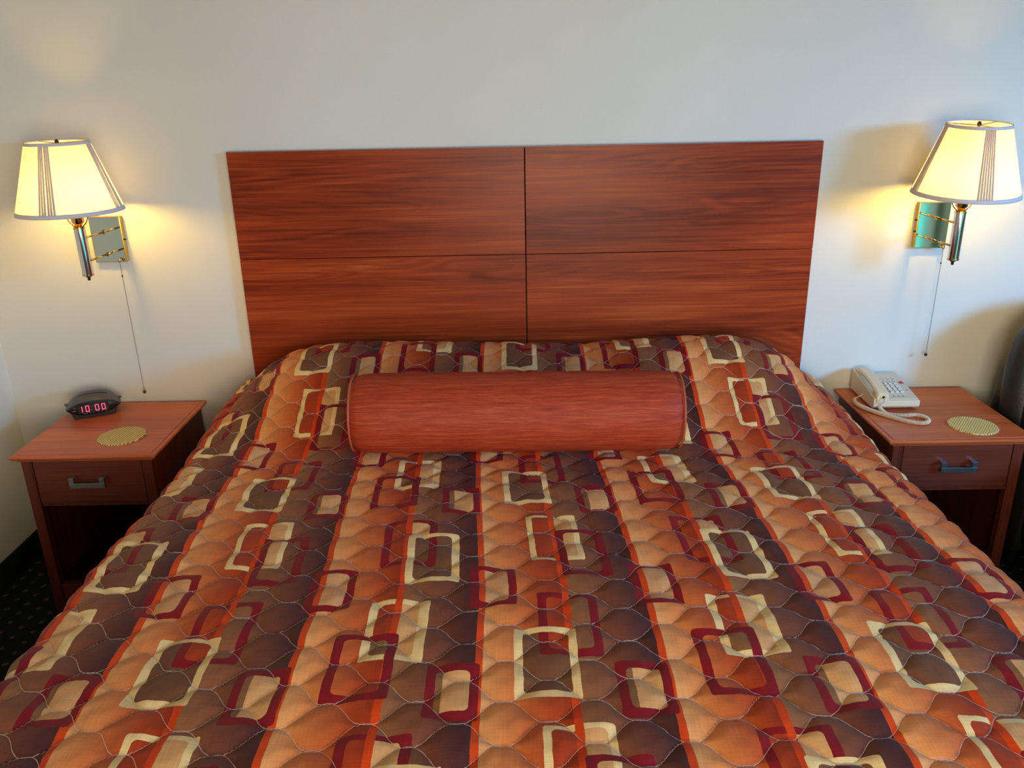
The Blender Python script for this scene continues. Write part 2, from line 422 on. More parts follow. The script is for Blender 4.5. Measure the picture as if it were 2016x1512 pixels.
# ------------------------------------------------------------------ headboard: four laminate panels on a batten frame
hb = empty('headboard', (0, 0, .35), 'wide cherry laminate headboard of four panels behind the bed', 'headboard')
HW, HT, HM, HB, Yf = 1.015, 1.5216, 1.1559, .35, -.030
g = .0018
k = 0
for (x0, x1) in ((-HW, -g), (g, HW)):
    for (z0, z1) in ((HB, HM - g * .55), (HM + g * .55, HT)):
        o = obj('panel', B(x0, x1, Yf, -.008, z0 - .35, z1 - .35), M_panel[k], hb, bevel=.0008, seg=1); k += 1
obj('backing_frame', B(-HW + .004, HW - .004, -.0078, -.0005, .004, HT - .354), M_gap, hb)
bt = BM(); box(bt, -HW, HW, Yf + .0005, -.001, HT - .35 + .0002, HT - .35 + .0022)
obj('edge_band', bt, M_edge, hb)

# ------------------------------------------------------------------ bed under the quilt
bed = empty('bed', (0, -1.07, 0), 'king size bed standing against the headboard', 'bed')
obj('box_spring', B(-.94, .94, -1.0, 1.02, .14, .38), M_linen, bed, bevel=.02)
obj('mattress', B(-.955, .955, -1.0, 1.02, .38, .655), M_mattress, bed, bevel=.045, seg=4, smooth=True)
for sx in (-1, 1):
    for y in (-.9, .9):
        obj('leg', lathe(BM(), [(.03, 0), (.035, .14)], 16, (sx * .85, y, 0)), M_gap, bed)

# ------------------------------------------------------------------ quilt
Z0, CE, RE, ZB = .686, .985, .07, .13
PRx = np.array([-2.5, -.80, -.73, -.68, -.62, -.52, -.43, -.368, -.30, -.24, -.17, -.11, -.065, -.034])
PRz = np.array([0, 0, .004, .014, .038, .078, .122, .152, .180, .192, .190, .165, .115, .06])
_f = np.linspace(-2.5, -.034, 1200); _p = np.interp(_f, PRx, PRz)
_k = np.ones(25) / 25; _p = np.convolve(np.pad(_p, 12, mode='edge'), _k, 'valid')
def prof(y): return np.interp(y, _f, _p)
def ex(x):
    c = np.where(x < 0, 1.022, 1.008); e0 = .60
    q = np.clip((np.abs(x) - e0) / (c - e0), 0, 1)
    v = 1 - q ** 2.9
    v = v * (1 - .105 * np.exp(-((x - .16) / .22) ** 2)) * (1 + .03 * np.exp(-((x - .62) / .2) ** 2) + .03 * np.exp(-((x + .6) / .25) ** 2)) * (1 - .03 * np.exp(-((x + .22) / .2) ** 2))
    return v
def stitch(u, v):
    wob = 0
    ud = u - (v + 1.5) * .03
    c = np.cos((ud + .148) * 2 * np.pi / .158); s_ = np.sin((ud + .148) * 2 * np.pi / .158)
    gg = c * (1.25 - .25 * c * c); n = np.sqrt(1 + 1.5 * s_ * s_)
    wr = lambda a: np.abs((a + .053) % .106 - .053)
    dE = wr(v + wob + 1.5015 - gg * .0275) / n; dO = wr(v + wob + 1.4485 + gg * .0275) / n
    return np.minimum(dE, dO)
step = .0055
ss = np.arange(-1.50, 1.5001, step); tt = np.arange(-.03, -2.75, -step)
# rows: y from arc length of the centre profile, anchored so that t = y on the flat part
yf = np.linspace(-2.5, -.034, 3000)
def ymap(e):
    z = prof(yf) * e; d = np.sqrt(np.diff(yf) ** 2 + np.diff(z) ** 2); L = np.concatenate([[0], np.cumsum(d)]) - 2.5
    return L
es = np.linspace(0, 1.06, 24); tabs = [ymap(e) for e in es]
FY = -2.09  # foot edge
X = np.zeros((len(tt), len(ss))); Yv = X.copy(); Zv = X.copy()
Tg, Sg = np.meshgrid(tt, ss, indexing='ij')
_q = np.clip((Tg + .92) / .30, 0, 1)
Vg = Tg + .040 * _q * _q * (3 - 2 * _q) + .012 * np.clip((-Sg - .3) / .3, 0, 1)   # the print drifts slightly where the cloth climbs the pillows
Ug = Sg * (1 + .035 * _q) + .055 * np.clip(Tg + 1.40, 0, .66)
xs = np.linspace(-CE, CE, 700)
for j, t in enumerate(tt):
    y0 = float(np.interp(t, tabs[22], yf))
    h = prof(np.array([y0]))[0]
    zz = Z0 + h * ex(xs)
    # cross-section polyline incl. rounded edge and drop
    a = np.linspace(0, np.pi / 2, 14)[1:]
    zr, zl = zz[-1], zz[0]
    rx = np.concatenate([CE + RE * np.sin(a), [CE + RE + .004, CE + RE + .022]]); rz = np.concatenate([zr - RE * (1 - np.cos(a)), [zr - RE - .05, ZB]])
    lx = np.concatenate([-CE - RE * np.sin(a), [-CE - RE - .004, -CE - RE - .022]]); lz = np.concatenate([zl - RE * (1 - np.cos(a)), [zl - RE - .05, ZB]])
    px = np.concatenate([lx[::-1], xs, rx]); pz = np.concatenate([lz[::-1], zz, rz])
    d = np.sqrt(np.diff(px) ** 2 + np.diff(pz) ** 2); Lc = np.concatenate([[0], np.cumsum(d)]); Lc -= np.interp(0, px, Lc)
    X[j] = np.interp(ss, Lc, px); Zv[j] = np.interp(ss, Lc, pz)
    # row position per column, blending centre arc and sides
    e = np.where(np.abs(X[j]) < CE, ex(np.clip(X[j], -CE, CE)), 0)
    e = np.clip(e, 0, 1.06)
    yy = np.empty(len(ss))
    kk = np.clip((e / (es[1] - es[0])), 0, len(es) - 1.001); k0 = kk.astype(int); fr = kk - k0
    cache = [float(np.interp(t, tb, yf)) for tb in tabs]; cache = np.array(cache)
    yy = cache[k0] * (1 - fr) + cache[k0 + 1] * fr
    Yv[j] = yy
    # true height at that y on top region
    inside = np.abs(X[j]) < CE
    Zv[j] = np.where(inside, Z0 + prof(yy) * ex(np.clip(X[j], -CE, CE)), Zv[j])
# foot drop
fo = Tg < FY
over = (FY - Tg)
ang = np.clip(over / RE, 0, np.pi / 2)
Yn = np.where(fo, FY - RE * np.sin(ang), Yv); drop = np.where(fo, RE * (1 - np.cos(ang)) + np.clip(over - RE * np.pi / 2, 0, 9), 0)
Yv = Yn; Zv = np.maximum(Zv - drop, ZB - .01 + 0 * Zv)
# puff along the normal
P3 = np.stack([X, Yv, Zv], -1)
du = np.gradient(P3, axis=1); dv = np.gradient(P3, axis=0)
Nn = np.cross(du, -dv); Nn /= np.linalg.norm(Nn, axis=-1, keepdims=True) + 1e-12
Nn[Nn[..., 2] < -.3] *= -1
# thread wobble is the same noise-free curve as in the print within a millimetre or two
dd = stitch(Ug, Vg)
pf = .0105 * np.sqrt(np.clip(dd / .030, 0, 1)) * (1 - .25 * np.exp(-(dd / .002) ** 2))
def n2(sx, sy, seed):
    out = np.zeros_like(Sg)
    for j in range(0, Sg.shape[0]):
        tj = tt[j]
        for i in range(0, Sg.shape[1], 2):
            out[j, i] = noise.noise((ss[i] * sx, tj * sy, seed))
    out[:, 1:-1:2] = (out[:, 0:-2:2] + out[:, 2::2]) / 2
    return out
low = n2(3.2, 3.2, 1.3) * .006 + n2(9, 6, 4.4) * .0028
wr = n2(8, 42, 7.7)
edge = np.clip((np.abs(Sg) - .72) / .25, 0, 1)
wrk = wr * .0035 * edge + np.abs(n2(26, 14, 2.2)) * .0022
flat = np.clip((np.abs(Yv) - .05) / .05, 0, 1)
P3 = P3 + Nn * ((pf + low + wrk) * flat)[..., None]
P3[..., 1] = np.minimum(P3[..., 1], -.036)
nj, ni = Sg.shape
me = bpy.data.meshes.new('bedspread')
verts = P3.reshape(-1, 3)
idx = np.arange(nj * ni).reshape(nj, ni)
faces = np.stack([idx[:-1, :-1], idx[1:, :-1], idx[1:, 1:], idx[:-1, 1:]], -1).reshape(-1, 4)
me.vertices.add(len(verts)); me.vertices.foreach_set('co', verts.ravel())
me.loops.add(faces.size); me.loops.foreach_set('vertex_index', faces.ravel())
me.polygons.add(len(faces)); me.polygons.foreach_set('loop_start', np.arange(0, faces.size, 4)); me.polygons.foreach_set('loop_total', np.full(len(faces), 4))
me.polygons.foreach_set('use_smooth', np.ones(len(faces), bool))
uv = me.uv_layers.new(name='UVMap'); st = np.stack([Ug.ravel(), Vg.ravel()], -1)[faces.ravel()]
uv.data.foreach_set('uv', st.ravel().astype(np.float32)); me.update(); me.validate()
quilt = link('bedspread', me, M_quilt)
tag(quilt, 'quilted bedspread printed with rust, brown and cream frames draped over the bed', 'bedspread')

# ------------------------------------------------------------------ bolster
bol = empty('bolster_pillow', (-.044, -.69, .822), 'long rust red cylindrical bolster lying across the bedspread', 'bolster')
BR, BL = .1175, .4785
prf = [(-BL, .0), (-BL - .002, .03), (-BL - .001, .07), (-BL + .006, .098), (-BL + .014, .1075), (-BL + .03, .1145), (-BL + .07, BR)]
n = 72; xsb = [p[0] for p in prf] + list(np.linspace(-BL + .1, BL - .1, 60)) + [-p[0] for p in prf[::-1]]
rsb = [p[1] for p in prf] + [BR] * 60 + [p[1] for p in prf[::-1]]
bm = BM(); rings = []; uvl = bm.loops.layers.uv.new('UVMap')
for x, r in zip(xsb, rsb):
    ring_ = []
    for k in range(n):
        a = 2 * math.pi * k / n
        rr = r * (1 + .010 * noise.noise((x * 4, math.cos(a) * 1.2, math.sin(a) * 1.2)))
        if r > .11 and math.sin(a) > .3:
            for xc in (-.06, .08, .30): rr -= .0022 * math.exp(-((x - xc - .12 * (math.cos(a))) / .010) ** 2) * (math.sin(a) - .3)
        if .03 < r < .112: rr += .0012 * math.sin(k * 2 * math.pi / n * 18) * (r / .11)
        ring_.append(bm.verts.new((x, -rr * math.cos(a), rr * math.sin(a) * .995)))
    rings.append(ring_)
for i, (a, b2) in enumerate(zip(rings, rings[1:])):
    for k in range(n):
        f = bm.faces.new((a[k], a[(k + 1) % n], b2[(k + 1) % n], b2[k]))
        for lp, (xx, kk) in zip(f.loops, ((xsb[i], k), (xsb[i], k + 1), (xsb[i + 1], k + 1), (xsb[i + 1], k))):
            lp[uvl].uv = (xx, kk / n * .74)
obj('cover', bm, M_bolster, bol, smooth=True)
for sx in (-1, 1):
    pts = [(sx * (BL - .006), .1105 * math.cos(a), .1100 * math.sin(a)) for a in np.linspace(0, 2 * math.pi, 73)]
    obj('piping', tube(BM(), pts, .0032, 8), M_piping, bol, smooth=True)
bol.rotation_euler = (0, math.radians(.7), math.radians(.6))

# ------------------------------------------------------------------ nightstands
def nightstand(x, label):
    """x = left edge of the top; 476 wide, 486 deep, 620 high"""
    w, d, h = .476, .486, .620
    t = empty('nightstand', (x + w / 2, -.02 - d / 2, 0), label, 'nightstand', group='nightstands beside the bed')
    X0, X1, Y0, Y1 = -w / 2, w / 2, -d / 2, d / 2
    # moulded top: stacked steps with an ogee edge
    bm = BM()
    prof_ = [(0, 0.0), (.0, .0035), (.003, .006), (.003, .008), (.009, .013), (.0165, .017), (.018, .021)]
    rings = []
    for off, dz in prof_:
        z = h - dz - .004
        rings.append([bm.verts.new(p) for p in ((X0 + off, Y0 + off, z), (X1 - off, Y0 + off, z), (X1 - off, Y1, z), (X0 + off, Y1, z))])
    top = [bm.verts.new(p) for p in ((X0 + .003, Y0 + .003, h - .001), (X1 - .003, Y0 + .003, h - .001), (X1 - .003, Y1, h - .001), (X0 + .003, Y1, h - .001))]
    rings.insert(0, top)
    for a, b2 in zip(rings, rings[1:]):
        for k in range(4): bm.faces.new((a[k], b2[k], b2[(k + 1) % 4], a[(k + 1) % 4]))
    bm.faces.new(rings[-1][::-1])
    # inlaid line: the field of the top sits a hair above the border
    i0 = [bm.verts.new(p) for p in ((X0 + .017, Y0 + .017, h - .0018), (X1 - .017, Y0 + .017, h - .0018), (X1 - .017, Y1 - .004, h - .0018), (X0 + .017, Y1 - .004, h - .0018))]
    i1 = [bm.verts.new((v.co.x + (.0015 if v.co.x < 0 else -.0015), v.co.y + (.0015 if v.co.y < 0 else -.0015), h)) for v in i0]
    for k in range(4): bm.faces.new((top[k], top[(k + 1) % 4], i0[(k + 1) % 4], i0[k])); bm.faces.new((i0[k], i0[(k + 1) % 4], i1[(k + 1) % 4], i1[k]))
    bm.faces.new(i1)
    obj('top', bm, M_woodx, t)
    zt = h - .025; xi0, xi1 = X0 + .024, X1 - .024; yf = Y0 + .022
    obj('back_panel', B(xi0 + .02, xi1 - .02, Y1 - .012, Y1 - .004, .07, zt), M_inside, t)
    for s_, (a, b2) in ((0, (xi0, xi0 + .020)), (1, (xi1 - .020, xi1))):
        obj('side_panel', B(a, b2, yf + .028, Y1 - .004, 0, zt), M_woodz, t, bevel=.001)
    for (a, b2) in ((xi0, xi0 + .034), (xi1 - .034, xi1)):
        obj('corner_post', B(a, b2, yf, yf + .028, 0, zt), M_woodz, t, bevel=.0015)
    dx0, dx1 = xi0 + .0365, xi1 - .0365
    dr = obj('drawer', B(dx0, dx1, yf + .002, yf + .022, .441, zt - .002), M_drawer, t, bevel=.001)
    # square U pull
    hm = BM(); hx0, hx1 = -.058, .058; yb, yo = yf + .002, yf - .024
    z0, z1 = .505, .540
    hm2 = BM()
    box(hm2, hx0, hx1, yo, yo + .006, z0, z0 + .017)
    box(hm2, hx0, hx0 + .017, yo, yo + .006, z0 + .017, z1); box(hm2, hx1 - .017, hx1, yo, yo + .006, z0 + .017, z1)
    box(hm2, hx0, hx0 + .017, yo + .006, yb, z1 - .007, z1); box(hm2, hx1 - .017, hx1, yo + .006, yb, z1 - .007, z1)
    hm.free()
    obj('handle', hm2, M_pull, dr, bevel=.0006, seg=1)
    obj('drawer_rail', B(xi0 + .034, xi1 - .034, yf + .006, yf + .028, .427, .4385), M_woodz, t)
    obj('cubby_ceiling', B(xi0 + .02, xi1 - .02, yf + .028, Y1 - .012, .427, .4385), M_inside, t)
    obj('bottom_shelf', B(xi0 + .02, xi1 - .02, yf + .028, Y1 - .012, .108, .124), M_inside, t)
    obj('bottom_rail', B(xi0 + .034, xi1 - .034, yf + .004, yf + .028, .06, .122), M_woodz, t, bevel=.001)
    return t
nightstand(-1.2155 - .476, 'cherry wood nightstand left of the bed, carrying the clock radio')
nightstand(1.1575, 'cherry wood nightstand right of the bed, carrying the telephone')

# ------------------------------------------------------------------ straw mats
def mat_round(cx, cy, r, mat, label, rz, scal):
    bm = BM(); n = 96; pr = []
    top = [bm.verts.new(((r + .0012 * math.cos(k * 2 * math.pi / n * scal)) * math.cos(2 * math.pi * k / n), (r + .0012 * math.cos(k * 2 * math.pi / n * scal)) * math.sin(2 * math.pi * k / n), .0034)) for k in range(n)]
    bot = [bm.verts.new((v.co.x, v.co.y, 0)) for v in top]
    inn = [bm.verts.new((v.co.x * .985, v.co.y * .985, .0042)) for v in top]
    for k in range(n):
        bm.faces.new((bot[k], bot[(k + 1) % n], top[(k + 1) % n], top[k])); bm.faces.new((top[k], top[(k + 1) % n], inn[(k + 1) % n], inn[k]))
    bm.faces.new(inn); bm.faces.new(bot[::-1])
    o = obj('straw_mat', bm, mat); o.location = (cx, cy, .620); o.rotation_euler = (0, 0, rz)
    tag(o, label, 'coaster', 'round straw mats on the nightstands'); return o
mat_round(-1.389, -.350, .0775, M_straw1, 'round ribbed straw mat on the nightstand with the clock radio', math.radians(12), 32)
mat_round(1.481, -.394, .0765, M_straw2, 'round woven straw mat on the nightstand with the telephone', math.radians(8), 28)

# ------------------------------------------------------------------ clock radio
ck = empty('clock_radio', (-1.590, -.118, .620), 'black clock radio with red digits on the left nightstand', 'clock', rz=math.radians(25))
def lens_section(yv, wid, z0, zt, nose):
    # front outline of the clock body: pointed-oval; returns pts (x,z)
    pts = []
    for i in range(41):
        x = -wid + 2 * wid * i / 40; q = abs(x) / wid
        pts.append((x, nose + (zt - nose) * (1 - q ** 2.9)))
    for i in range(1, 40):
        x = wid - 2 * wid * i / 40; q = abs(x) / wid
        pts.append((x, nose - (nose - z0) * (1 - q ** 3.4)))
    return pts
def loft(bm, secs):
    rings = [[bm.verts.new(p) for p in s_] for s_ in secs]; n = len(rings[0])
    for a, b2 in zip(rings, rings[1:]):
        for k in range(n): bm.faces.new((a[k], a[(k + 1) % n], b2[(k + 1) % n], b2[k]))
    bm.faces.new(rings[0][::-1]); bm.faces.new(rings[-1]); return bm
cw = .091
secs = []
for yv, ws, zt, z0, nose in ((-.050, .985, .060, .016, .034), (-.044, 1.0, .064, .012, .035), (-.030, 1.0, .070, .010, .037), (-.005, .99, .077, .010, .038), (.020, .97, .079, .012, .038), (.040, .93, .074, .014, .037), (.052, .85, .064, .018, .036)):
    secs.append([(x, yv + .010 * (abs(x) / cw) ** 2 * (1 if yv < 0 else -1), z * 1.02) for x, z in lens_section(yv, cw * ws, z0, zt, nose)])
obj('case', loft(BM(), secs), M_case, ck, smooth=True)
# front bezel: slightly proud pointed oval, glossy black
fs = []
for yv, sc in ((-.049, 1.0), (-.056, .97), (-.0575, .93)):
    fs.append([(x * sc, yv + .010 * (abs(x) / cw) ** 2, .034 + (z - .034) * sc) for x, z in lens_section(0, cw * .985, .012, .0605, .034)])
obj('front_bezel', loft(BM(), fs), M_black, ck, smooth=True)
bm = BM(); extrude_profile(bm, [(-.068, 0), (.068, 0), (.076, .026), (-.076, .026)], 'y', -.046, .042)
obj('base', bm, M_black, ck, bevel=.002)
sc_ = obj('display', B(-.050, .050, -.0592, -.0562, .0225, .0535), M_screen, ck, bevel=.0006, seg=1)
def digit(x, ch):
    bm = BM(); h, w, t = .0235, .0125, .0024; z0 = .0262; y0, y1 = -.0600, -.0592
    if ch == '1': segs = 'bc'
    else: segs = 'abcdef'
    S_ = {'a': (x + t * .6, x + w - t * .6, z0 + h - t, z0 + h), 'd': (x + t * .6, x + w - t * .6, z0, z0 + t), 'b': (x + w - t, x + w, z0 + h / 2 + .0006, z0 + h - .0006), 'c': (x + w - t, x + w, z0 + .0006, z0 + h / 2 - .0006),
          'e': (x, x + t, z0 + .0006, z0 + h / 2 - .0006), 'f': (x, x + t, z0 + h / 2 + .0006, z0 + h - .0006)}
    for s_ in segs:
        a = S_[s_]; box(bm, a[0], a[1], y0, y1, a[2], a[3])
    obj('digit', bm, M_led, sc_)
for x, ch in ((-.0475, '1'), (-.0255, '0'), (.0060, '0'), (.0270, '0')): digit(x, ch)
for za in (.0305, .0425): obj('colon_dot', B(-.0050, -.0030, -.0600, -.0592, za, za + .0017), M_glyph, sc_)
for i, x in enumerate((-.034, -.026, -.016, -.004, .010, .024, .036)):
    obj('button_label', B(x, x + (.0045 if i % 2 else .007), -.0584, -.0574, .0190, .0202), M_glyph, ck)
obj('button_label', B(-.064, -.058, -.0555, -.0545, .044, .0455), M_glyph, ck); obj('button_label', B(-.068, -.058, -.0555, -.0545, .033, .0345), M_glyph, ck)
for i, yv in enumerate((-.024, -.010, .004)):
    bm = BM()
    pts = [(x, yv, .0 + .0755 - .03 * (abs(x) / cw) ** 2.3 + (.0 if yv < -.02 else .0045 if yv > -.005 else .0035) - (.0035 if i == 0 else .0015)) for x in np.linspace(-.045, .05, 16)]
    tube(bm, pts, .0018, 6); obj('speaker_slot', bm, M_black, ck)
for sx in (-1, 1):
    bm = BM(); tube(bm, [(sx * .086, .005, .043), (sx * .094, .005, .044)], .0045, 12); obj('tuning_wheel', bm, M_black, ck)

# ------------------------------------------------------------------ telephone
ph = empty('telephone', (1.293, -.135, .620), 'cream desk telephone with coiled cord on the right nightstand', 'telephone', rz=math.radians(-1))
PW, PD = .080, .108
def wedge(bm, x0, x1, y0, y1, zb, zf, zk, ch=.010):
    # side profile (y,z): chamfered lower front
    pts = [(y0 + ch, zb), (y1, zb), (y1, zk), (y0, zf), (y0 - .001, zb + ch)]
    return extrude_profile(bm, pts, 'x', x0, x1)
obj('body', wedge(BM(), -PW, PW, -PD, PD, .006, .036, .066), M_phone, ph, bevel=.003, seg=3)
for x in (-.06, .06):
    for y in (-.08, .08): obj('rubber_foot', lathe(BM(), [(.008, 0), (.008, .007)], 12, (x, y, 0)), M_black, ph)
slope = math.atan2(.030, 2 * PD)
def on_top(x, y, up=0):  # local point on the sloped top
    return (x, y - up * math.sin(slope) * 0, .051 + y * math.tan(slope) + up)
def tilted_box(bm, xc, yc, wx, wy, h0, h1):
    vs = []
    for up in (h0, h1):
        for sy in (-1, 1):
            for sx in (-1, 1): vs.append(bm.verts.new(on_top(xc + sx * wx / 2, yc + sy * wy / 2, up)))
    for f in ((0, 1, 3, 2), (4, 6, 7, 5), (0, 4, 5, 1), (2, 3, 7, 6), (0, 2, 6, 4), (1, 5, 7, 3)): bm.faces.new([vs[i] for i in f])
fp = obj('faceplate', tilted_box(BM(), .026, 0, .100, .205, -.002, .0016) or None if False else (lambda b_: (tilted_box(b_, .027, .002, .098, .200, -.002, .0016), b_)[1])(BM()), M_phone_face, ph, bevel=.001)
for r in range(4):
    for c in range(3):
        bm = BM(); tilted_box(bm, .005 + c * .0175, .016 - r * .0205, .0125, .0135, .001, .0058)
        obj('key', bm, M_key, fp, bevel=.0008, seg=1)
for r in range(2):
    for c in range(4):
        bm = BM(); tilted_box(bm, -.002 + c * .0165, .058 - r * .0170, .0105, .0060, .001, .0042)
        obj('memory_key', bm, M_key, fp, bevel=.0006, seg=1)
def mark(*a):
    bm = BM(); tilted_box(bm, *a); obj('printed_mark', bm, M_keyedge, fp)
for r in range(2):
    for c in range(4): mark(-.002 + c * .0165, .0528 - r * .0170, .010, .0016, .0015, .0020)
for r in range(4):
    for c in range(3): mark(-.0023 + c * .0175, .016 - r * .0205, .0014, .0125, .0015, .0020)
for c in range(3): mark(.000 + c * .0160, -.078, .0085, .0035, .0015, .0020)
mark(.063, -.034, .009, .003, .0015, .002)
bm = BM(); tilted_box(bm, .064, .020, .013, .012, .001, .0055); obj('message_lamp', bm, M_red, fp, bevel=.0015)
# cradle side wall + cradle block under the handset
bm = BM(); wedge(bm, -PW - .001, -PW + .006, -PD, PD, .006, .044, .082, .01); obj('cradle_wall', bm, M_phone, ph, bevel=.0015)
# handset: arched bar running front to back
hs = BM(); secs = []
HX = -.052
for i in range(25):
    q = i / 24; y = -.112 + q * .212
    zc = .051 + y * math.tan(slope)
    e = abs(q - .5) * 2
    lift = .034 - .010 * e ** 2
    th = .013 + .024 * max(0, (e - .56) / .44) ** .8   # thick ear and mouth ends
    top_ = zc + lift + .004
    wx = .021 + .003 * e ** 2
    bot = top_ - th
    if i == 0 or i == 24: top_ -= .004; bot += .002; wx -= .003
    pts = []
    for (sx, sz) in ((-1, .0), (-1, .75), (-.72, 1), (.72, 1), (1, .75), (1, .0), (.75, -.0), (-.75, -.0)):
        pts.append((HX + sx * wx, y, bot + (top_ - bot) * sz if sz else bot + (.003 if abs(sx) == 1 else 0)))
    secs.append(pts)
hd = obj('handset', loft(hs, secs), M_phone, ph, smooth=False, bevel=.0015, seg=2)
bm = BM(); tube(bm, [(HX, -.1125, .052), (HX, -.1180, .052)], .0045, 12); obj('cord_socket', bm, M_black, hd)
# coiled cord
def coil(path, R, r, turns, n_per=12):
    path = [Vector(p) for p in path]
    # dense catmull-rom
    dense = []
    for i in range(len(path) - 1):
        p0, p1, p2, p3 = path[max(i - 1, 0)], path[i], path[i + 1], path[min(i + 2, len(path) - 1)]
        for k in range(40):
            t = k / 40
            dense.append(.5 * ((2 * p1) + (p2 - p0) * t + (2 * p0 - 5 * p1 + 4 * p2 - p3) * t * t + (3 * p1 - p0 - 3 * p2 + p3) * t ** 3))
    dense.append(path[-1])
    L = [0]
    for a, b2 in zip(dense, dense[1:]): L.append(L[-1] + (b2 - a).length)
    tot = turns * n_per; out = []; j = 0
    for q in range(tot + 1):
        s_ = L[-1] * q / tot
        while j < len(L) - 2 and L[j + 1] < s_: j += 1
        f = (s_ - L[j]) / max(1e-9, L[j + 1] - L[j]); p = dense[j].lerp(dense[j + 1], f); d = (dense[j + 1] - dense[j]).normalized()
        u = d.cross(Vector((0, 0, 1))).normalized(); v = u.cross(d)
        a = 2 * math.pi * q / n_per
        out.append(p + (u * math.cos(a) + v * math.sin(a)) * R)
    return out
RC = .0058
cpath = [(1.222, -.262, .640), (1.235, -.290, .6285), (1.262, -.305, .6280), (1.298, -.309, .6280), (1.328, -.305, .6280), (1.350, -.326, .6280), (1.350, -.358, .6280), (1.326, -.378, .6280), (1.288, -.368, .6280), (1.250, -.332, .6280), (1.214, -.285, .6280), (1.184, -.232, .6280), (1.172, -.185, .6280), (1.181, -.148, .6280)]
ph_inv = Matrix.Translation(ph.location) @ Matrix.Rotation(ph.rotation_euler.z, 4, 'Z')
ph_inv = ph_inv.inverted()
cp = [ph_inv @ Vector(p) for p in cpath]
obj('coiled_cord', tube(BM(), coil(cp, RC, .0014, 118), .00145, 6), M_cord, ph, smooth=True)
e1 = cp[0]; hsp = Vector((HX, -.118, .052))
tube_pts = [hsp, hsp + Vector((.001, -.006, -.003)), hsp + Vector((.001, -.012, -.015)), (hsp + e1) / 2 + Vector((0, -.006, -.004)), e1 + Vector((0, 0, RC))]
obj('cord_lead', tube(BM(), tube_pts, .0021, 8), M_cord, ph, smooth=True)
e2 = cp[-1]
obj('cord_lead', tube(BM(), [e2 + Vector((0, 0, RC * .6)), e2 + Vector((.008, .004, .004)), Vector((-PW - .006, -.018, .026)), Vector((-PW, -.006, .030))], .0018, 8), M_cord, ph, smooth=True)

